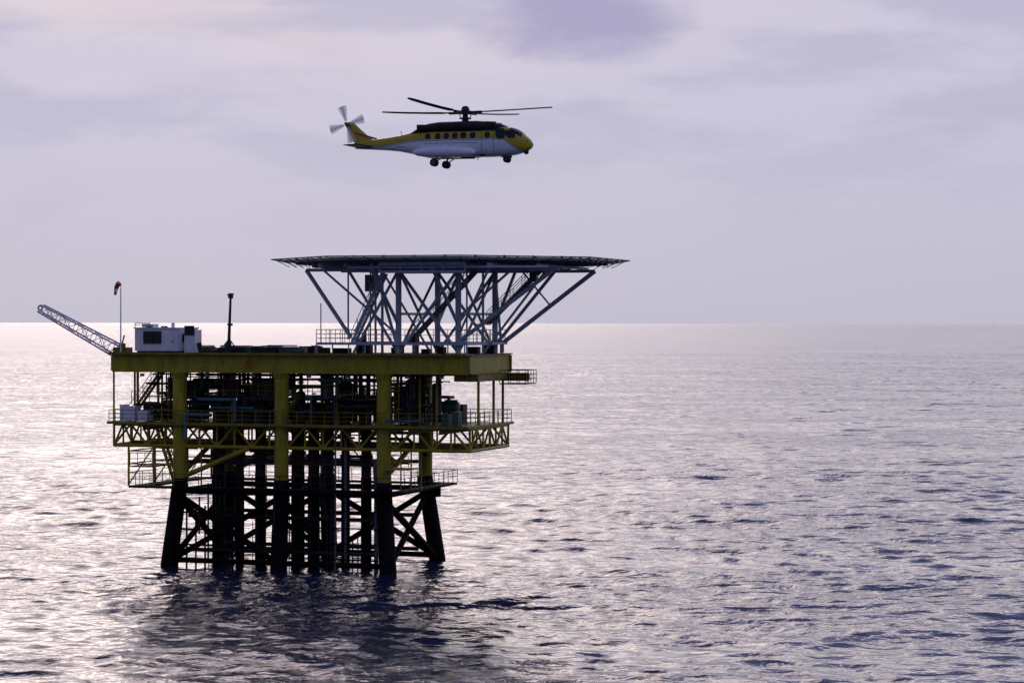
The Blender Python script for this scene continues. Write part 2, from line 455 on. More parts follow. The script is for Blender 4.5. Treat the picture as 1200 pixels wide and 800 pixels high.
eqd.box(X(527, 8), X(545, 8), 7.5, 8.6, ZM, ZM + 1.6)
pyl.rail([(X(520, 4), 4, ZM), (X(560, 4), 4, ZM)], sp=1.)
for k in range(22):
    y = R.uniform(0.8, 9); z = R.uniform(9.2, 11.3); a = R.uniform(LEGX[0], LEGX[2] - 2)
    R.choice((pp, pg, pr)).run([(a, y, z), (a + R.uniform(1.5, 6), y, z), (a + 6.1, y, z - R.uniform(.5, 2.5))] if R.random() < .3 else [(a, y, z), (a + R.uniform(1.5, 6), y, z)], R.choice((.06, .1, .14)), 7)
lt = Part("conductor_guides", DRK, PF, True)
for z in (8.7,):
    for y in (1.7, 3.6, 6.1, 8.2):
        lt.beam((LEGX[0], y, z), (LEGX[2], y, z), .2, .3)
for z in (4.1, 1.2):
    for y in (1.7, 8.2):
        lt.tube((LEGX[0], y, z), (LEGX[2], y, z), .17, 8)
for k in range(26):
    x = R.uniform(LEGX[0] + 1, LEGX[2]); y = R.uniform(-1, 1.5); z0 = R.uniform(-1, 5)
    lt.tube((x, y, z0), (x, y, z0 + R.uniform(2, 6)), R.choice((.04, .06, .08)), 6)
fl = Part("floodlight_fittings", MID, PF)
for u in (170, 245, 300, 365, 410, 480, 520):
    fl.box(X(u) - .18, X(u) + .18, -.62, -.46, ZTB - .35, ZTB - .12)

# ---- things on the top deck
dk = Part("deck_equipment", DRK, PF)
dk2 = Part("deck_equipment_grey", MID, PF)
for k in range(42):
    u = R.uniform(224, 372); y = R.uniform(0.3, 8); w = R.uniform(.25, .9); h = R.uniform(.2, .62)
    R.choice((dk, dk, dk2)).box(X(u, y) - w, X(u, y) + w, y - .4, y + .4, ZT + .09, ZT + .09 + h)
for k in range(16):
    u = R.uniform(226, 366); y = R.uniform(-.3, 6); z = ZT + R.uniform(.3, .75)
    pp.run([(X(u, y), y, ZT + .1), (X(u, y), y, z), (X(u, y) + R.uniform(.8, 3), y, z)], .06, 6)
pp.tube((X(236, 1), 1, ZT + .1), (X(233, 1), 1, ZT + .95), .22, 10)
dk.box(X(308, 3), X(354, 3), 2, 5, ZT + .4, ZT + .62)
vs = Part("vent_stack", DRK, PF, True)
vx = X(267, 2)
vs.tube((vx, 2, ZT), (vx, 2, ZT + .5), .65, 12, .42)
vs.tube((vx, 2, ZT + .5), (vx + .1, 2, ZT + 1.1), .36, 12, .2)
vs.tube((vx + .1, 2, ZT + 1.1), (vx + .25, 2, Z(350, vx, 2)), .14, 10, .10)
vs.tube((vx + .2, 2, ZT + 2.4), (vx + .2, 2, ZT + 2.6), .24, 10)
vs.tube((vx + .25, 2, Z(350, vx, 2)), (vx + .28, 2, Z(344, vx, 2)), .24, 10, .2)
vs.tube((vx - .05, 2, Z(346, vx, 2)), (vx + .55, 2, Z(345, vx, 2)), .07, 6)
vs.tube((vx - .9, 2, ZT + .1), (vx + .12, 2, ZT + 1.3), .05, 6)
vs.tube((vx + 1.1, 2, ZT + .1), (vx + .12, 2, ZT + 1.3), .05, 6)

# ---- helideck support and helideck
hd = Part("helideck_frame", LGT, PF, True)
hdr = Part("helideck_frame_rear", LGT, PF, True)
zt, zb = 24.95, ZT + .12
q = lambda u, z, yy=0.0: (X(u, yy), yy, z)
hd.beam(q(359, zt), q(655, zt), .22, .26)
for u in (467, 537):
    hd.tube(q(u, zb), q(u, zt), .25, 12)
hd.tube(q(408, 19.2), q(408, zt), .08, 8)
hd.tube(q(440, zb), q(440, zt), .10, 8)
hd.tube(q(411, 19.4), q(359, zt), .17, 10)
hd.tube(q(408, zt), q(467, zb), .13, 8)
hd.tube(q(414, zb), q(467, zt), .13, 8)
hd.tube(q(467, zb + .1), q(537, zt), .14, 8)
hd.tube(q(537, zb + .1), q(467, zt), .14, 8)
hd.tube(q(537, zb + 1.0), q(650, zt), .17, 8)
hd.tube(q(537, zb + 3.0), q(600, zt), .11, 8)
hd.tube(q(547, zb), q(547, zt), .08, 8)
YR = 9.5
hdr.beam((X(420), YR, zt), (X(697, YR), YR, zt), .22, .26)
for u in (467, 537):
    hdr.tube((X(u), YR, zb), (X(u), YR, zt), .25, 12)
hdr.tube((X(420), YR, zb), (X(392), YR, zt), .15, 8)
hdr.tube((X(420), YR, zb), (X(467), YR, zt), .12, 8)
hdr.tube((X(467), YR, zb), (X(537), YR, zt), .13, 8)
hdr.tube((X(537), YR, zb), (X(467), YR, zt), .13, 8)
xr0_ = XR - .25
hdr.tube((xr0_, YR, zb + .8), (X(697, YR), YR, zt), .19, 10)
hdr.tube((X(537), YR, zb + .6), (X(650, YR), YR, zt), .15, 10)
hdr.tube((xr0_, YR, zb), (X(537), YR, zt), .12, 8)
hdr.tube((xr0_, YR, zb), (xr0_, YR, zb + .9), .19, 8)
hdr.tube((X(612, YR), YR, zt), (X(646, YR), YR, zt - 3.0), .08, 6)
for yy in (5.0,):
    hdr.beam(q(400, zt, yy), q(668, zt, yy), .18, .22)
    hdr.tube(q(448, zb, yy), q(448, zt, yy), .13, 8)
    hdr.tube(q(566, zb, yy), q(566, zt, yy), .11, 8)
    hdr.tube(q(566, zb, yy), q(640, zt, yy), .11, 8)
    hdr.tube(q(505, zb, yy), q(448, zt, yy), .10, 8)
for u in (380, 408, 437, 467, 503, 537, 570, 600, 640):
    y1_ = 14.5 if 400 < u < 610 else 12
    hd.beam((X(u), -6.2 if 400 < u < 610 else -2.5, zt + .25), (X(u), y1_, zt + .25), .16, .22)
for u in (467, 537):
    x = X(u)
    hd.tube((x, 0, zb), (x, 9.5, zt), .12, 8); hd.tube((x, 9.5, zb), (x, 0, zt), .12, 8)
    hd.tube((x, 0, zb + 2.4), (x, -6.3, zt), .15, 8); hd.tube((x, 9.5, zb + 2.4), (x, 15, zt), .15, 8)
    hd.tube((x, 0, zb + 3.3), (x, 9.5, zb + 3.3), .11, 8)
for u in (408, 600):
    hd.tube((X(467 if u == 408 else 537), 0, zb + 1.5), (X(u), -5.8, zt), .10, 8)
hcx, hcy = X(529, 5.2), 5.2
def octa(R_):
    return [(hcx + R_ * math.cos(rad(22.5 + 45 * i)), hcy + R_ * math.sin(rad(22.5 + 45 * i))) for i in range(8)]
RD = 13.45
ha = Part("helideck_plate", DRK, PF)
ZH = 25.8
ha.slab(octa(RD), ZH - .12, ZH)
hj = Part("helideck_joists", MID, PF)
R8 = RD * math.cos(rad(22.5))
y = -R8 + .6
while y < R8:
    ax = abs(y)
    half = R8 if ax < R8 * math.tan(rad(22.5)) else R8 * (1 + math.tan(rad(22.5))) - ax
    hj.beam((hcx - half + .1, hcy + y, ZH - .26), (hcx + half - .1, hcy + y, ZH - .26), .12, .26)
    y += 1.5
hf = Part("helideck_fascia", LGT, PF)
O = octa(RD + .02)
for i in range(8):
    a, b = O[i], O[(i + 1) % 8]
    hf.beam((a[0], a[1], ZH - .12), (b[0], b[1], ZH - .12), .05, .2)
fg = Part("helideck_front_girder", LGT, PF, True)
yg = -6.4
fg.beam((X(444, yg), yg, ZH - .45), (X(545, yg), yg, ZH - .45), .12, .42)
fg.beam((X(444, yg), yg, zt - .32), (X(545, yg), yg, zt - .32), .12, .2)
xa_, xb_ = X(444, yg), X(545, yg)
for k in range(5):
    x = xa_ + (xb_ - xa_) * k / 4
    fg.beam((x, yg, zt - .3), (x, yg, ZH - .6), .1, .1)
hd.beam((X(405, yg), yg + .3, zt + .05), (X(640, yg), yg + .3, zt + .05), .12, .16)
nf = Part("helideck_net_frames", MID, PF)
nn = Part("helideck_safety_net", NET, PF)
I, Oo = octa(RD + .08), octa(RD + 1.65)
for i in range(8):
    a0, a1, b0, b1 = I[i], I[(i + 1) % 8], Oo[i], Oo[(i + 1) % 8]
    P = lambda p, z: Vector((p[0], p[1], z))
    nn.add([P(a0, ZH - .25), P(a1, ZH - .25), P(b1, ZH + .05), P(b0, ZH + .05)], [(0, 1, 2, 3)])
    nf.tube(P(b0, ZH + .05), P(b1, ZH + .05), .045, 6)
    for k in range(8):
        t = k / 7
        nf.tube(P(a0, ZH - .27).lerp(P(a1, ZH - .27), t), P(b0, ZH + .04).lerp(P(b1, ZH + .04), t), .04, 5)
        nf.tube(P(a0, ZH - .6).lerp(P(a1, ZH - .6), t), P(a0, ZH - .27).lerp(P(b0, ZH + .04), .7).lerp(P(a1, ZH - .27).lerp(P(b1, ZH + .04), .7), t), .03, 5)
pl2 = Part("helideck_perimeter_lights", YEL, PF)
for i in range(8):
    a, b = Vector((*O[i], ZH)), Vector((*O[(i + 1) % 8], ZH))
    for k in range(4):
        p = a.lerp(b, (k + .5) / 4); pl2.tube(p, p + Vector((0, 0, .16)), .09, 8)
ad = Part("access_deck", LGT, PF)
xa, xb2 = X(374), XR - .1
ad.beam((xa, -.6, 18.85), (xb2, -.6, 18.85), .16, .22)
ad.beam((xa, YB, 18.85), (xb2, YB, 18.85), .16, .22)
ad.beam((xb2 + .1, -.6, 18.85), (xb2 + .1, YB, 18.85), .16, .22)
ad.box(xa, xb2, -.5, 2.4, 18.78, 18.86)
ad.box(xa, xb2, 7.4, 9.9, 18.78, 18.86)
for k in range(10):
    x = xa + (xb2 - xa) * k / 9.02
    ad.tube((x, -.6, ZT + .09), (x, -.6, 18.76), .06, 6)
adr = Part("access_deck_railing", LGT, PF)
adr.rail([(xa, 9.9, 18.9), (xa, -.6, 18.9), (X(466), -.6, 18.9)], sp=1.1, mids=(.35, .68))
adr.rail([(X(541), -.6, 18.9), (xb2, -.6, 18.9), (xb2, 9.9, 18.9)], sp=1.0, mids=(.35, .68))
adr.rail([(xa, 9.9, 18.9), (xb2, 9.9, 18.9)], sp=1.3)
for u, y, w, h in ((380, 2, .8, .5), (401, 3, 1.4, .45), (423, 1.2, .55, 1.25), (430, 4, .8, .8), (466, 5, .9, .5), (487, 1.6, .3, 1.5), (500, 4, .7, .4), (518, 2, .5, .6), (555, 5, 1.0, .6), (575, 8, .9, .8)):
    dk.box(X(u, y) - w / 2, X(u, y) + w / 2, y - .4, y + .4, ZT + .09, ZT + .09 + h)
dk.tube((X(427, .5), .5, ZT + 1.1), (X(427, .5), .5, ZT + 1.9), .2, 8)
st = Part("helideck_stairs", MID, PF)
st.stairs((X(480, 3), 3, 18.9), (X(558, 3), 3, 24.9), .9)
st2 = Part("helideck_stairs_pale", LGT, PF)
st2.stairs((X(410, -1), -.2, 18.9), (X(447, -1), -.2, 24.6), .8)
st.stairs((X(572, 6), 6, 20.5), (X(634, 6), 6, 25.0), .8)
st.box(X(560, 6), X(573, 6), 5.4, 6.6, 20.4, 20.5)
pg.tube((X(376, 1), 1, 18.9), (X(376, 1), 1, 22.2), .05, 6)
pg.tube((X(434, 1), 1, 18.9), (X(434, 1), 1, 25), .07, 6)
st.box(X(430, 3), X(442, 3), 2.5, 3.5, 23.2, 24.6)
st.box(X(622, 6), X(630, 6), 5.6, 6.2, 24.0, 24.8)

# ------------------------------------------------------------------ cabin
CB = owner("equipment_cabin", (OX, 0, 0), -TH)
cw = Part("walls", WHT, CB); cf = Part("frames", DRK, CB); cg = Part("window_glass", GLS, CB); cr = Part("roof_units", WHT, CB)
a, b = X(158, .3), X(208, .3); z0, z1 = ZT + .25, 20.05
cw.box(a, b, .3, 4.3, z0, z1)
cf.box(a + .1, b - .1, .5, 4.1, ZT + .09, z0 - .003)
cr.box(a - .08, b + .08, .2, 4.4, z1 + .003, z1 + .1)
cg.box(X(168, .2), X(188, .2), .27, .297, 18.85, 19.75)
for xx in (X(168, .2), X(178, .2), X(188, .2)): cf.box(xx - .04, xx + .04, .24, .268, 18.8, 19.8)
cf.box(X(168, .2), X(188, .2), .24, .267, 18.76, 18.83); cf.box(X(168, .2), X(188, .2), .24, .267, 19.77, 19.84)
cw.box(X(193, .3), X(204, .3), .25, .297, 18.25, 19.75)
cf.box(X(202, .3), X(203, .3), .2, .247, 18.9, 19.05)
cg.box(b + .003, b + .03, 1.2, 2.4, 18.9, 19.6)
cr.box(a + .4, a + 1.4, 1, 2, z1 + .103, z1 + .4); cr.tube((b - 1.0, 1.5, z1 + .1), (b - 1.0, 1.5, z1 + .5), .15, 8)
cr.box(b + .3, b + 1.3, 1.0, 2.3, ZT + .1, ZT + 2.05)
cf.box(b + .35, b + 1.25, .9, .99, 19.5, 20.3)
cf.rail([(a, .35, z1 + .1), (a + 1.4, .35, z1 + .1)], h=.35, sp=.7)
for xx in (a + 1.0, b - 1.6):
    cf.box(xx, xx + .5, .4, .7, z1 + .103, z1 + .22)

# ------------------------------------------------------------------ windsock
WS = owner("windsock", (OX, 0, 0), -TH)
wp = Part("pole", WHT, WS, True); wk = Part("sock", RED, WS, True); wf = Part("swivel_frame", DRK, WS, True); wk2 = Part("sock_white_bands", WHT, WS, True)
wx = X(141.5, -.5)
wp.tube((wx, -.5, ZT + .09), (wx, -.5, Z(338, wx, -.5)), .07, 8, .045)
zt_ = Z(337, wx, -.5)
wf.tube((wx, -.5, zt_ - .05), (wx, -.5, zt_ + .35), .03, 6)
wf.ring((wx - .2, -.5, zt_ + .22), .2, .025, 'x', 12, 4)
axis = [(wx - .12, -.5, zt_ + .34), (wx - .32, -.5, zt_ + .18), (wx - .45, -.5, zt_ - .12), (wx - .5, -.5, zt_ - .42), (wx - .52, -.5, zt_ - .68)]
rr = [.24, .22, .18, .14, .1]
for i in range(4):
    (wk2 if i == 2 else wk).tube(axis[i], axis[i + 1], rr[i], 10, rr[i + 1])

# ------------------------------------------------------------------ crane
CR = owner("crane_boom", (OX, 0, 0), -TH)
cb = Part("lattice", LGT, CR, True); cbp = Part("pedestal", YELD, CR, True); cbc = Part("cables", DRK, CR)
bx_, tx_ = X(138), X(50)
A = Vector((bx_ + .1, 0.2, Z(413, bx_, 0))); Bt = Vector((tx_, -0.3, Z(362, tx_, 0)))
d = (Bt - A).normalized(); sy = Vector((0, 1, 0)); sz = sy.cross(d).normalized()
if sz.z < 0: sz = -sz
N = 9
prev = None
for i in range(N + 1):
    t = i / N; c = A.lerp(Bt, t); w = .52 - .2 * t
    q4 = [c + sy * w * a_ + sz * w * b_ for a_, b_ in ((-1, -1), (1, -1), (1, 1), (-1, 1))]
    for j in range(4): cb.tube(q4[j], q4[(j + 1) % 4], .028, 5)
    if prev:
        for j in range(4):
            cb.tube(prev[j], q4[j], .07, 6)
            cb.tube(prev[j] if i % 2 else prev[(j + 1) % 4], q4[(j + 1) % 4] if i % 2 else q4[j], .028, 5)
    prev = q4
cb.ring(tuple(Bt + d * .1), .2, .06, 'y', 12, 5)
cbp.box(bx_ - .2, bx_ + .9, -.5, 1.0, ZT + .09, ZT + .55)
cbp.tube((bx_ + .3, .25, ZT + .5), (bx_ + .3, .25, ZT + .9), .3, 10)
cbp.tube((bx_ + .3, .25, ZT + .6), tuple(A), .14, 8)
cbc.tube((bx_ + .3, .25, ZT + .9), (bx_ + .5, .25, ZT + 1.6), .07, 6)

# ------------------------------------------------------------------ helicopter
PHI = rad(-18); cph = math.cos(PHI)
HC = owner("helicopter", ((545 - 600) / 14.0, 0.0, H + (378 - 165) / 14.0), PHI)
hx = lambda u: (u - 545) / 14 / cph
hz = lambda v: (165 - v) / 14
livery, nt, b = new_mat("helicopter_livery")
tc = nt.nodes.new("ShaderNodeTexCoord"); sp_ = nt.nodes.new("ShaderNodeSeparateXYZ"); nt.links.new(tc.outputs["Object"], sp_.inputs[0])
def mth(nt, op, a, b_=None, c_=None):
    n = nt.nodes.new("ShaderNodeMath"); n.operation = op
    for i, q in enumerate((a, b_, c_)):
        if q is None: continue
        if isinstance(q, (int, float)): n.inputs[i].default_value = q
        else: nt.links.new(q, n.inputs[i])
    return n.outputs[0]
def mrange(nt, v, a, b_, c_, d_, smooth=True):
    n = nt.nodes.new("ShaderNodeMapRange"); n.interpolation_type = 'SMOOTHSTEP' if smooth else 'LINEAR'
    nt.links.new(v, n.inputs[0])
    for i, q in enumerate((a, b_, c_, d_)): n.inputs[i + 1].default_value = q
    return n.outputs[0]
nose = mrange(nt, sp_.outputs[0], hx(590), hx(618), 0, -1.1)
tail = mrange(nt, sp_.outputs[0], hx(500), hx(440), 0, -.38)
bound = mth(nt, 'ADD', mth(nt, 'ADD', nose, tail), 0.07)
dlt = mth(nt, 'SUBTRACT', sp_.outputs[2], bound)
ramp = nt.nodes.new("ShaderNodeValToRGB"); ramp.color_ramp.interpolation = 'CONSTANT'
nt.links.new(mrange(nt, dlt, -1, 1, 0, 1, False), ramp.inputs[0])
els = ramp.color_ramp.elements
els[0].position = 0; els[0].color = (0.76, 0.81, 0.93, 1)
els[1].position = .43; els[1].color = (0.02, 0.03, 0.12, 1)
for p_, c_ in ((.46, (0.76, 0.81, 0.93, 1)), (.485, (0.25, 0.02, 0.02, 1)), (.51, (0.46, 0.38, 0.012, 1))):
    e = els.new(p_); e.color = c_
tb1 = mth(nt, 'GREATER_THAN', sp_.outputs[2], hz(156.0))
tb2 = mth(nt, 'MULTIPLY', mth(nt, 'GREATER_THAN', sp_.outputs[0], hx(480)), mth(nt, 'LESS_THAN', sp_.outputs[0], hx(588)))
tbm = mth(nt, 'MULTIPLY', tb1, tb2)
mxd = nt.nodes.new("ShaderNodeMix"); mxd.data_type = 'RGBA'; nt.links.new(tbm, mxd.inputs[0]); nt.links.new(ramp.outputs[0], mxd.inputs[6]); mxd.inputs[7].default_value = (.010, .010, .015, 1)
nz = nt.nodes.new("ShaderNodeTexNoise"); nz.inputs["Scale"].default_value = 3; nz.inputs["Detail"].default_value = 6
mxn = nt.nodes.new("ShaderNodeMix"); mxn.data_type = 'RGBA'; mxn.blend_type = 'MULTIPLY'; mxn.inputs[0].default_value = .4
nt.links.new(tc.outputs["Object"], nz.inputs["Vector"]); nt.links.new(mxd.outputs[2], mxn.inputs[6])
cr2 = nt.nodes.new("ShaderNodeValToRGB"); cr2.color_ramp.elements[0].position = .3; cr2.color_ramp.elements[0].color = (.6, .6, .6, 1); cr2.color_ramp.elements[1].position = .6
nt.links.new(nz.outputs[0], cr2.inputs[0]); nt.links.new(cr2.outputs[0], mxn.inputs[7])
nt.links.new(mxn.outputs[2], b.inputs["Base Color"]); b.inputs["Roughness"].default_value = .25

ST = [
    (624.5, 170.5, 172.5, .08), (622, 166.5, 176, .38), (617, 161.5, 179, .72), (610, 155.5, 181.5, 1.0), (602, 151.5, 183.5, 1.12),
    (592, 149.5, 184.5, 1.18), (575, 149, 185, 1.2), (540, 149, 185, 1.2), (510, 149.5, 184.5, 1.2), (496, 151, 183, 1.12),
    (482, 154.5, 179.5, .92), (468, 157.5, 176.5, .68), (450, 160, 174.5, .48), (432, 162, 173.3, .36), (420, 163, 172.6, .3), (414, 165, 172, .18)]
ST = ST[::-1]
sx_ = [hx(s_[0]) for s_ in ST]
def stn(x):
    return (np.interp(x, sx_, [hz(s_[1]) for s_ in ST]), np.interp(x, sx_, [hz(s_[2]) for s_ in ST]), np.interp(x, sx_, [s_[3] for s_ in ST]))
def hpt(x, ang, off=0.0, n=2.9):
    t, bt, w = stn(x); m = (t + bt) / 2; h_ = (t - bt) / 2
    cs, sn = math.cos(ang), math.sin(ang)
    return (x, (w + off) * math.copysign(abs(cs) ** (2 / n), cs), m + (h_ + off) * math.copysign(abs(sn) ** (2 / n), sn))
def loft(part, rings):
    n = len(rings[0]); vs = [p for r_ in rings for p in r_]; fs = []
    for i in range(len(rings) - 1):
        for j in range(n):
            fs.append((i * n + j, i * n + (j + 1) % n, (i + 1) * n + (j + 1) % n, (i + 1) * n + j))
    fs += [tuple(range(n))[::-1], tuple(range((len(rings) - 1) * n, len(rings) * n))]
    part.add(vs, fs)
fu = Part("fuselage", livery, HC, True)
xs = sorted(set(list(np.linspace(sx_[0], sx_[-1], 60)) + sx_))
loft(fu, [[hpt(x, 2 * math.pi * j / 32 + .001) for j in range(32)] for x in xs])
gl = Part("cabin_windows", GLS, HC, True)
def zang(x, z, side, n=2.9):
    t, bt, w = stn(x); m = (t + bt) / 2; h_ = (t - bt) / 2
    q = max(-1, min(1, (z - m) / h_)); sn = math.copysign(abs(q) ** (n / 2), q)
    a_ = math.asin(sn)
    return a_ if side > 0 else math.pi - a_
def patch(part, x0, x1, z0, z1, side, off=.02, nx=5, nz_=4, slant=0.0):
    vs = []; fs = []
    for j in range(nz_ + 1):
        z = z0 + (z1 - z0) * j / nz_
        for i in range(nx + 1):
            x = x0 + (x1 - x0) * i / nx + slant * (z - z0)
            vs.append(hpt(x, zang(x, z, side), off))
    for j in range(nz_):
        for i in range(nx):
            if (i in (0, nx - 1)) and (j in (0, nz_ - 1)) and nx > 4:
                k0 = j * (nx + 1) + i; q = [k0, k0 + 1, k0 + nx + 2, k0 + nx + 1]
                drop = {(0, 0): 0, (nx - 1, 0): 1, (nx - 1, nz_ - 1): 2, (0, nz_ - 1): 3}[(i, j)]
                fs.append(tuple(q[m] for m in range(4) if m != drop))
            else:
                k0 = j * (nx + 1) + i; fs.append((k0, k0 + 1, k0 + nx + 2, k0 + nx + 1))
    part.add(vs, fs)
seam = Part("door_seams", DRK, HC)
for side in (-1, 1):
    for u in (506, 518, 528, 538, 548, 559):
        patch(gl, hx(u - 3.2), hx(u + 3.2), hz(163.8), hz(157.0), side)
    patch(gl, hx(586), hx(597), hz(165), hz(153), side, slant=-.1)
    patch(gl, hx(599), hx(609), hz(164.5), hz(155.5), side, slant=-.5)
    for u in (569, 583):
        patch(seam, hx(u), hx(u) + .03, hz(182), hz(153), side, .008, 1, 8)
    patch(gl, hx(573), hx(579), hz(163.6), hz(157.0), side)
    patch(seam, hx(500), hx(566), hz(168.9), hz(168.5), side, .008, 20, 1)
def wrap(a0, a1, x0, x1):
    vs = []; fs = []; n1, n2 = 8, 5
    for j in range(n2 + 1):
        for i in range(n1 + 1):
            vs.append(hpt(x0 + (x1 - x0) * j / n2, rad(a0 + (a1 - a0) * i / n1), .02))
    for j in range(n2):
        for i in range(n1):
            k0 = j * (n1 + 1) + i; fs.append((k0, k0 + 1, k0 + n1 + 2, k0 + n1 + 1))
    gl.add(vs, fs)
wrap(28, 86, hx(601), hx(614)); wrap(94, 152, hx(601), hx(614))
cwl = Part("engine_cowling", RUB, HC, True)
CW = [(478, 156.5, 160, .35), (486, 153, 160, .8), (494, 148.5, 158, 1.0), (504, 144.5, 156, 1.1), (516, 143, 156, 1.15), (560, 142.5, 156, 1.15), (577, 144, 156, 1.05), (588, 147, 156, .85), (596, 150, 156, .6)]
rings = []
for u, vt, vb, w in CW:
    m = (hz(vt) + hz(vb)) / 2; h_ = (hz(vt) - hz(vb)) / 2
    rings.append([(hx(u), w * math.copysign(abs(math.cos(t)) ** .75, math.cos(t)), m + h_ * math.copysign(abs(math.sin(t)) ** .75, math.sin(t))) for t in [2 * math.pi * j / 24 + .001 for j in range(24)]])
loft(cwl, rings)
for sg in (-1, 1):
    cwl.tube((hx(505), sg * .85, hz(150)), (hx(493), sg * 1.15, hz(150.5)), .26, 12, .3)
    cwl.tube((hx(572), sg * .75, hz(148)), (hx(584), sg * .8, hz(148)), .3, 12, .24)
sp2 = Part("sponsons", livery, HC, True)
for sg in (-1, 1):
    rings = []
    for u, zt2, zb2, w in ((488, 178, 180, .1), (494, 175, 183, .35), (505, 173, 185, .5), (525, 172.5, 185.5, .55), (545, 173, 185.3, .5), (558, 176, 184, .3), (563, 179, 182, .08)):
        m = (hz(zt2) + hz(zb2)) / 2; h_ = (hz(zt2) - hz(zb2)) / 2
        rings.append([(hx(u), sg * 1.25 + w * math.cos(t), m + h_ * math.sin(t)) for t in [2 * math.pi * j / 16 for j in range(16)]])
    loft(sp2, rings)
gr = Part("landing_gear_struts", MID, HC, True); wh = Part("wheels", RUB, HC, True); hb = Part("wheel_hubs", MID, HC, True)
def wheel(x, y, z, r, w):
    wh.tube((x, y - w / 2, z), (x, y - w * .3, z), r * .86, 18, r); wh.tube((x, y - w * .3, z), (x, y + w * .3, z), r, 18); wh.tube((x, y + w * .3, z), (x, y + w / 2, z), r, 18, r * .86)
    hb.tube((x, y - w / 2 - .02, z), (x, y + w / 2 + .02, z), r * .45, 12)
xm = hx(515.5)
for sg in (-1, 1):
    gr.tube((xm + .25, sg * 1.25, hz(183)), (xm, sg * 1.45, hz(191)), .08, 8)
    gr.tube((xm + .9, sg * 1.25, hz(184)), (xm, sg * 1.45, hz(191)), .05, 8)
    for k in (-.17, .17): wheel(xm, sg * 1.5 + k, hz(191.5), .33, .2)
xn = hx(594)
gr.tube((xn, 0, hz(183)), (xn, 0, hz(188)), .08, 8); gr.tube((xn - .6, 0, hz(184)), (xn, 0, hz(187)), .05, 8)
for k in (-.2, .2): wheel(xn, k, hz(188), .29, .16)
gr.box(xn - .3, xn + .3, -.42, -.38, hz(186), hz(183.5)); gr.box(xn - .3, xn + .3, .38, .42, hz(186), hz(183.5))
HY = paint("helicopter_yellow", (0.46, 0.38, 0.012), amount=.25, rough=.3)
tf = Part("tail_pylon", HY, HC, True)
rings = []
for u0, u1, v, w in ((413, 446, 169, .3), (412, 438, 164, .26), (408, 428, 156, .2), (403.5, 419, 148, .17), (400, 413, 142, .15), (400, 411, 140, .08)):
    xa_, xb_ = hx(u0), hx(u1); n = 14; rr2 = []
    for j in range(n):
        t = 2 * math.pi * j / n
        rr2.append(((xa_ + xb_) / 2 + (xb_ - xa_) / 2 * math.cos(t), w * math.sin(t) * (1 + .3 * math.cos(t)), hz(v)))
    rings.append(rr2)
loft(tf, rings)
sb = Part("tail_stripe", RED, HC)
for sg in (-1, 1):
    sb.beam((hx(438), sg * .30, hz(160.5)), (hx(414), sg * .215, hz(153)), .03, .14)
stb = Part("stabiliser", DRK, HC)
stb.prism([(hx(415), hz(170)), (hx(418), hz(171.2)), (hx(434), hz(170.6)), (hx(436), hz(169.6)), (hx(432), hz(169))], -3.2, 0.25)
blur, nt, b = new_mat("spinning_tail_blade")
b.inputs["Base Color"].default_value = (.75, .75, .78, 1); b.inputs["Roughness"].default_value = .5; b.inputs["Alpha"].default_value = .4
trr = Part("tail_rotor_blades", blur, HC); trh = Part("tail_rotor_hub", MID, HC, True)
tcx, tcz, ty = hx(405.5), hz(143), -.45
trh.tube((tcx, ty - .12, tcz), (tcx, .1, tcz), .17, 12)
for k in range(4):
    t = rad(17 + 90 * k)
    for a0, a1, yy in ((-7, 7, 0), (-12, 4, .01), (-3, 11, -.01), (-16, 16, .02)):
        pts = []
        for rr_, aa in ((.3, a0 * 1.4), (1.62, a0), (1.62, a1), (.3, a1 * 1.4)):
            q = t + rad(aa); pts.append((tcx + rr_ * math.cos(q), ty + yy, tcz + rr_ * math.sin(q)))
        trr.add(pts, [(0, 1, 2, 3)])
mr = Part("main_rotor_hub", DRK, HC, True); mb = Part("main_rotor_blades", RUB, HC, True)
zr = hz(132.5)
mr.tube((0, 0, hz(144)), (0, 0, zr), .3, 14, .2)
mr.tube((0, 0, hz(140)), (0, 0, hz(138.5)), .5, 14)
mr.tube((0, 0, zr - .12), (0, 0, zr + .15), .52, 14)
mr.tube((0, 0, zr + .15), (0, 0, zr + .42), .38, 14, .3); mr.ball((0, 0, zr + .42), .3, 12, 6, .5)
for k in range(4):
    t = rad(k * 90 + 10); mr.tube((.42 * math.cos(t), .42 * math.sin(t), hz(139)), (.5 * math.cos(t), .5 * math.sin(t), zr), .04, 6)
BL = [((-.53, -.85), .55), ((.85, -.53), .05), ((.53, .85), .50), ((-.85, .53), .42)]
for (wx_, wy_), lift in BL:
    L_ = math.hypot(wx_, wy_); wx_, wy_ = wx_ / L_, wy_ / L_
    dx_ = wx_ * cph + wy_ * math.sin(PHI); dy_ = -wx_ * math.sin(PHI) + wy_ * cph
    dv = Vector((dx_, dy_, 0)); nv = Vector((-dy_, dx_, 0))
    mr.beam(dv * .4 + Vector((0, 0, zr)), dv * 1.6 + Vector((0, 0, zr + .01)), .24, .2)
    rings = []
    for r_ in (1.3, 2.0, 2.3, 4, 6, 7.6, 8.2, 8.45):
        q = r_ / 8.6
        zc_ = zr + .02 + lift * (q ** 1.6)
        ch = .14 if r_ < 2.1 else (.27 if r_ < 8 else .2 if r_ < 8.3 else .1)
        tw = rad(13 - 6 * q)
        ring = []
        for j in range(10):
            t = 2 * math.pi * j / 10
            cc = ch * math.cos(t); tt = .055 * math.sin(t)
            ring.append(dv * r_ + nv * (cc * math.cos(tw) - tt * math.sin(tw)) + Vector((0, 0, zc_ + cc * math.sin(tw) + tt * math.cos(tw))))
        rings.append(ring)
    loft(mb, rings)
an = Part("antennas_and_sensors", DRK, HC, True)
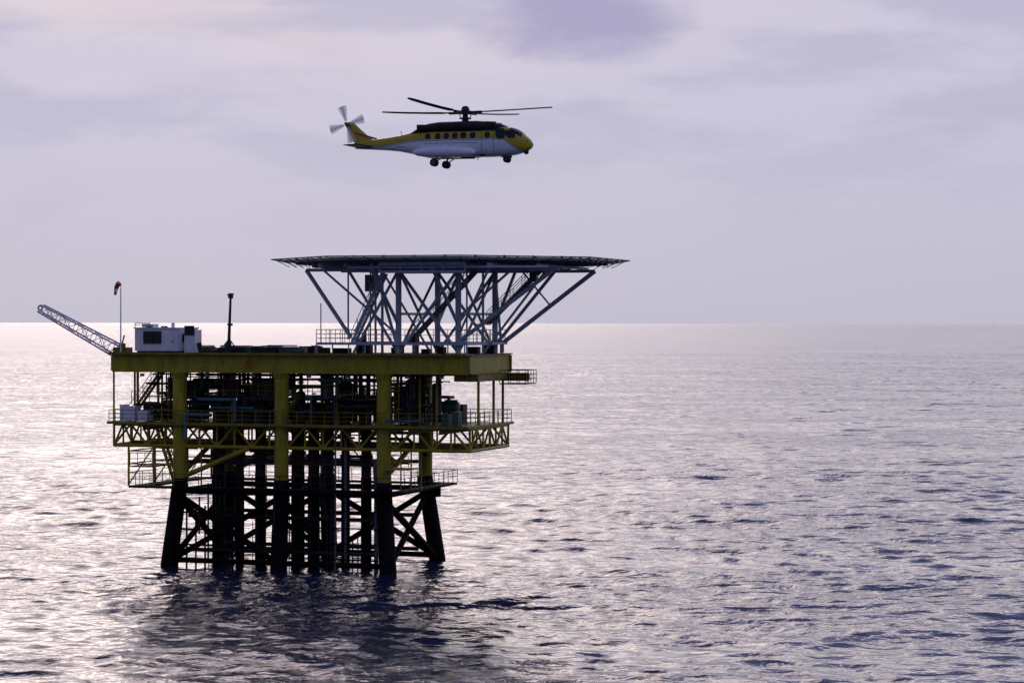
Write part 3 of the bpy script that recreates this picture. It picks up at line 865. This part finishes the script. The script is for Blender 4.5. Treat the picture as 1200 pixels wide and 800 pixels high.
an.ball((hx(617), -.15, hz(180)), .22, 12, 8)
an.tube((hx(470), 0, hz(157)), (hx(468), 0, hz(152)), .03, 5); an.tube((hx(560), .2, hz(185)), (hx(558), .2, hz(188.5)), .03, 5)
an.tube((hx(455), -.45, hz(170)), (hx(480), -.85, hz(172)), .02, 5)
an.box(hx(568), hx(574), -1.32, -1.2, hz(185), hz(182.5))
an.tube((hx(616), -.6, hz(168)), (hx(622), -.7, hz(168)), .02, 5)
an.box(hx(540), hx(556), -.1, .1, hz(186.5), hz(184.8))
build_all()

# ------------------------------------------------------------------ sea
rng = np.random.default_rng(3)
DR = 0.0023
r1 = np.geomspace(6, 115, 30)[:-1]
r2 = np.exp(np.arange(math.log(115), math.log(1700), DR))
r3 = np.geomspace(r2[-1] * 1.02, 70000, 60)
rs_ = np.concatenate([r1, r2, r3])
fine = np.arange(-.34, .34, .0018)
coarse = np.linspace(.34, 2 * math.pi - .34, 90)[:-1]
th = np.concatenate([fine, coarse])
NR, NT = len(rs_), len(th)
Rg, Tg = np.meshgrid(rs_, th, indexing='ij')
X0 = Rg * np.sin(Tg); Y0 = -D + Rg * np.cos(Tg)
Zg = np.zeros_like(X0)
spacing = np.where(Rg < 114, Rg * .12, np.where(Rg < 1700, Rg * DR, Rg * .15))
edge = np.clip((.34 - np.abs(np.where(Tg > math.pi, Tg - 2 * math.pi, Tg))) / .03, 0, 1)
main = rad(256)
DXs = np.zeros_like(X0); DYs = np.zeros_like(X0)
def comps(n, l0, l1, spread, slope):
    for k in range(n):
        lam = l0 * (l1 / l0) ** rng.random()
        yield lam, main + rng.normal(0, spread), slope
for lam, ang, slope in list(comps(66, 1.4, 5, .62, .027)) + list(comps(34, 5, 14, .5, .017)) + list(comps(12, 14, 45, .35, .011)):
    kk = 2 * math.pi / lam
    kx, ky = kk * math.cos(ang), kk * math.sin(ang)
    A_ = slope / kk
    w = np.clip((lam / spacing - 2.2) / 2.5, 0, 1) * edge
    ph = kx * X0 + ky * Y0 + rng.random() * 6.283
    g1 = .75 + .45 * np.sin(X0 * .035 * math.cos(lam * 3) + Y0 * .028 + lam * 5)
    A_ = A_ * g1
    Zg += A_ * w * np.cos(ph)
    DXs -= A_ * w * np.sin(ph) * math.cos(ang) * .8; DYs -= A_ * w * np.sin(ph) * math.sin(ang) * .8
co = np.stack([X0 + DXs, Y0 + DYs, Zg], -1).reshape(-1, 3).astype(np.float32)
ii, jj = np.meshgrid(np.arange(NR - 1), np.arange(NT), indexing='ij')
j2 = (jj + 1) % NT
quads = np.stack([ii * NT + jj, (ii + 1) * NT + jj, (ii + 1) * NT + j2, ii * NT + j2], -1).reshape(-1, 4)
cidx = len(co); co = np.vstack([co, [[0, -D, 0]]]).astype(np.float32)
tri = [(cidx, (j), (j + 1) % NT) for j in range(NT)]
me = bpy.data.meshes.new("sea")
nv_, nq = len(co), len(quads)
me.vertices.add(nv_); me.vertices.foreach_set("co", co.ravel())
me.loops.add(nq * 4 + len(tri) * 3)
loops = np.concatenate([quads[:, ::-1].ravel(), np.array(tri)[:, ::-1].ravel()]).astype(np.int32)
me.loops.foreach_set("vertex_index", loops)
me.polygons.add(nq + len(tri))
starts = np.concatenate([np.arange(nq) * 4, nq * 4 + np.arange(len(tri)) * 3]).astype(np.int32)
me.polygons.foreach_set("loop_start", starts)
me.update(calc_edges=True); me.validate()
me.polygons.foreach_set("use_smooth", np.ones(len(me.polygons), dtype=bool))
if me.polygons[NT * 100 + 50].normal.z < 0: me.flip_normals()
sea = bpy.data.objects.new("sea", me); scene.collection.objects.link(sea)
m, nt, b = new_mat("sea_water")
b.inputs["Base Color"].default_value = (0.014, 0.024, 0.058, 1)
b.inputs["IOR"].default_value = 1.34; b.inputs["Roughness"].default_value = .13
tc = nt.nodes.new("ShaderNodeTexCoord")
geo = nt.nodes.new("ShaderNodeNewGeometry")
ln = nt.nodes.new("ShaderNodeVectorMath"); ln.operation = 'LENGTH'; nt.links.new(geo.outputs["Position"], ln.inputs[0])
lg = mth(nt, 'LOGARITHM', mth(nt, 'MAXIMUM', ln.outputs['Value'], 1.0), 10.0)
def noise(scale, sy_, rot, detail, dist=0.0, out=0):
    mp = nt.nodes.new("ShaderNodeMapping"); mp.inputs["Scale"].default_value = (scale, scale * sy_, scale); mp.inputs["Rotation"].default_value = (0, 0, rot)
    n = nt.nodes.new("ShaderNodeTexNoise"); n.inputs["Scale"].default_value = 1; n.inputs["Detail"].default_value = detail
    n.inputs["Distortion"].default_value = dist
    nt.links.new(tc.outputs["Object"], mp.inputs[0]); nt.links.new(mp.outputs[0], n.inputs["Vector"]); return n.outputs[out]
n1 = noise(.8, 1.25, rad(-12), 2, .2)
n2 = noise(2.0, 1.2, rad(18), 2)
n3 = noise(.13, 2.0, rad(-6), 2)
patchn = noise(.012, 2.5, rad(8), 3)
ps_ = mrange(nt, patchn, .35, .65, .5, 1.2)
hgt = mth(nt, 'ADD', mth(nt, 'ADD', mth(nt, 'MULTIPLY', n1, .22), mth(nt, 'MULTIPLY', n2, .06)), mth(nt, 'MULTIPLY', n3, .9))
bmp = nt.nodes.new("ShaderNodeBump"); bmp.inputs["Distance"].default_value = 1.0
nt.links.new(hgt, bmp.inputs["Height"]); nt.links.new(mth(nt, 'MULTIPLY', ps_, .85), bmp.inputs["Strength"])
# facet slopes of the unresolved chop on the open sea (slope field; normals also tilted to -Y far out to brighten the horizon water)
slo = noise(.5, 1.6, rad(-5), 1, 0, 1)
big = noise(.004, 3.0, rad(4), 4)
v1 = nt.nodes.new("ShaderNodeVectorMath"); v1.operation = 'SUBTRACT'; nt.links.new(slo, v1.inputs[0]); v1.inputs[1].default_value = (.5, .5, .5)
v2 = nt.nodes.new("ShaderNodeVectorMath"); v2.operation = 'MULTIPLY'; nt.links.new(v1.outputs[0], v2.inputs[0]); v2.inputs[1].default_value = (1.0, .8, 0)
v2s = nt.nodes.new("ShaderNodeVectorMath"); v2s.operation = 'SCALE'; nt.links.new(v2.outputs[0], v2s.inputs[0])
nt.links.new(mth(nt, 'MULTIPLY', mrange(nt, lg, 2.2, 3.0, 0, 1), mrange(nt, big, .35, .65, .75, 1.2)), v2s.inputs['Scale'])
cmb = nt.nodes.new("ShaderNodeCombineXYZ")
bias = mth(nt, 'MULTIPLY', mth(nt, 'ADD', mrange(nt, lg, 2.3, 3.4, 0, .05), mrange(nt, lg, 3.3, 4.1, 0, .05)), -1.0)
nt.links.new(bias, cmb.inputs[1])
v3 = nt.nodes.new("ShaderNodeVectorMath"); v3.operation = 'ADD'; nt.links.new(bmp.outputs[0], v3.inputs[0]); nt.links.new(v2s.outputs[0], v3.inputs[1])
v3b = nt.nodes.new("ShaderNodeVectorMath"); v3b.operation = 'ADD'; nt.links.new(v3.outputs[0], v3b.inputs[0]); nt.links.new(cmb.outputs[0], v3b.inputs[1])
v4 = nt.nodes.new("ShaderNodeVectorMath"); v4.operation = 'NORMALIZE'; nt.links.new(v3b.outputs[0], v4.inputs[0])
nt.links.new(v4.outputs[0], b.inputs["Normal"])
me.materials.append(m)

# ------------------------------------------------------------------ sky
SUN_AZ, SUN_EL = rad(-11), rad(25)
w = bpy.data.worlds.new("World"); scene.world = w; w.use_nodes = True
nt = w.node_tree; nt.nodes.clear()
out = nt.nodes.new("ShaderNodeOutputWorld")
tc = nt.nodes.new("ShaderNodeTexCoord"); sp_ = nt.nodes.new("ShaderNodeSeparateXYZ"); nt.links.new(tc.outputs["Generated"], sp_.inputs[0])
dx, dy, dz = sp_.outputs
# bright band added low above the picture to brighten the sea, blue-violet overcast higher up
rp = nt.nodes.new("ShaderNodeValToRGB"); nt.links.new(mth(nt, 'MAXIMUM', dz, 0.0), rp.inputs[0])
cols = [(0.0, (.50, .50, .635)), (.035, (.535, .525, .67)), (.08, (.575, .55, .705)), (.137, (.62, .58, .72)), (.16, (2.5, 2.2, 2.05)), (.225, (2.2, 1.92, 1.9)), (.31, (.80, .74, 1.0)), (.42, (.32, .34, .70)), (.6, (.16, .20, .46)), (1.0, (.11, .14, .32))]
e = rp.color_ramp.elements; e[0].position = 0; e[0].color = (*cols[0][1], 1); e[1].position = 1; e[1].color = (*cols[-1][1], 1)
for p_, c_ in cols[1:-1]:
    q = e.new(p_); q.color = (*c_, 1)
def mixc(fac, a, b_, mode='MIX'):
    n = nt.nodes.new("ShaderNodeMix"); n.data_type = 'RGBA'; n.blend_type = mode
    for idx, q in ((0, fac), (6, a), (7, b_)):
        if isinstance(q, (int, float)): n.inputs[idx].default_value = q
        elif isinstance(q, tuple): n.inputs[idx].default_value = (*q, 1)
        else: nt.links.new(q, n.inputs[idx])
    return n.outputs[2]
def wnoise(sc, vec, detail, rough=.5):
    mp = nt.nodes.new("ShaderNodeMapping"); mp.inputs["Scale"].default_value = sc; mp.inputs["Location"].default_value = vec
    n = nt.nodes.new("ShaderNodeTexNoise"); n.inputs["Scale"].default_value = 1; n.inputs["Detail"].default_value = detail; n.inputs["Roughness"].default_value = rough
    nt.links.new(tc.outputs["Generated"], mp.inputs[0]); nt.links.new(mp.outputs[0], n.inputs["Vector"]); return n.outputs[0]
fw = mrange(nt, dy, -.3, .85, 0, 1)
base = mixc(fw, (.14, .16, .29), rp.outputs[0])
hc = mrange(nt, wnoise((3, 3, 6), (1, 2, 3), 4), .35, .65, .8, 1.2)
hi = mrange(nt, dz, .13, .25, 0, 1)
mult = mth(nt, 'ADD', mth(nt, 'MULTIPLY', hi, mth(nt, 'SUBTRACT', hc, 1.0)), 1.0)
vm = nt.nodes.new("ShaderNodeVectorMath"); vm.operation = 'SCALE'; nt.links.new(base, vm.inputs[0]); nt.links.new(mult, vm.inputs['Scale'])
c0 = vm.outputs[0]
inpic = mrange(nt, dz, .138, .158, 1, 0)
rt = mth(nt, 'MULTIPLY', mrange(nt, dz, .19, .30, 0, 1), mrange(nt, dx, -.12, .22, 0, .4))
c0 = mixc(rt, c0, (.55, .56, 1.05))
lc = mrange(nt, wnoise((8, 8, 30), (.3, 0, .6), 6, .58), .44, .60, 0, 1)
lcm = mth(nt, 'MULTIPLY', mth(nt, 'MULTIPLY', lc, mrange(nt, dz, .02, .09, .08, .8)), inpic)
c1 = mixc(lcm, c0, (.475, .46, .625))
pk = mrange(nt, wnoise((7, 7, 40), (2.3, 1, .2), 5, .55), .40, .62, 0, 1)
pk = mth(nt, 'MULTIPLY', pk, mth(nt, 'MULTIPLY', mrange(nt, dz, .085, .13, 0, .7), mrange(nt, dx, .12, -.12, .15, 1)))
pk = mth(nt, 'MULTIPLY', pk, inpic)
c2 = mixc(pk, c1, (.76, .65, .71))
gx = mth(nt, 'DIVIDE', mth(nt, 'SUBTRACT', dx, .028), .040); gz = mth(nt, 'DIVIDE', mth(nt, 'SUBTRACT', dz, .126), .017)
g = mth(nt, 'ADD', mth(nt, 'MULTIPLY', gx, gx), mth(nt, 'MULTIPLY', gz, gz))
gn = wnoise((20, 20, 50), (0, .4, .1), 5, .6)
g = mth(nt, 'ADD', g, mth(nt, 'MULTIPLY', mth(nt, 'SUBTRACT', gn, .5), 3.0))
vc = mth(nt, 'MULTIPLY', mrange(nt, g, -.2, 1.7, 1, 0), mrange(nt, dy, .5, .8, 0, .95))
c3 = mixc(vc, c2, (.37, .35, .555))
bg = nt.nodes.new("ShaderNodeBackground"); nt.links.new(c3, bg.inputs[0]); bg.inputs[1].default_value = 1.0
sk = nt.nodes.new("ShaderNodeTexSky"); sk.sky_type = 'NISHITA'; sk.sun_disc = False; sk.sun_elevation = SUN_EL; sk.sun_rotation = SUN_AZ
bg2 = nt.nodes.new("ShaderNodeBackground"); nt.links.new(sk.outputs[0], bg2.inputs[0]); bg2.inputs[1].default_value = .06
ms = nt.nodes.new("ShaderNodeMixShader"); ms.inputs[0].default_value = .95
nt.links.new(bg2.outputs[0], ms.inputs[1]); nt.links.new(bg.outputs[0], ms.inputs[2]); nt.links.new(ms.outputs[0], out.inputs[0])

sun = bpy.data.lights.new("sun", 'SUN'); sun.energy = .5; sun.angle = rad(32); sun.color = (1, .80, .68)
so = bpy.data.objects.new("sun", sun); scene.collection.objects.link(so)
sd = Vector((math.sin(SUN_AZ) * math.cos(SUN_EL), math.cos(SUN_AZ) * math.cos(SUN_EL), math.sin(SUN_EL)))
so.rotation_euler = sd.to_track_quat('Z', 'Y').to_euler(); so.location = (-40, 60, 60)

# ------------------------------------------------------------------ camera
cam = bpy.data.cameras.new("camera"); cam.lens = 85; cam.sensor_width = 36; cam.clip_end = 120000; cam.clip_start = 1
cob = bpy.data.objects.new("camera", cam); scene.collection.objects.link(cob)
cob.location = (0, -D, H)
cob.rotation_euler = (Matrix.Rotation(math.pi / 2 - math.atan(22 / F), 3, 'X') @ Matrix.Rotation(rad(.08), 3, 'Z')).to_euler()
scene.camera = cob
scene.view_settings.view_transform = 'Standard'; scene.view_settings.look = 'None'; scene.view_settings.exposure = 0
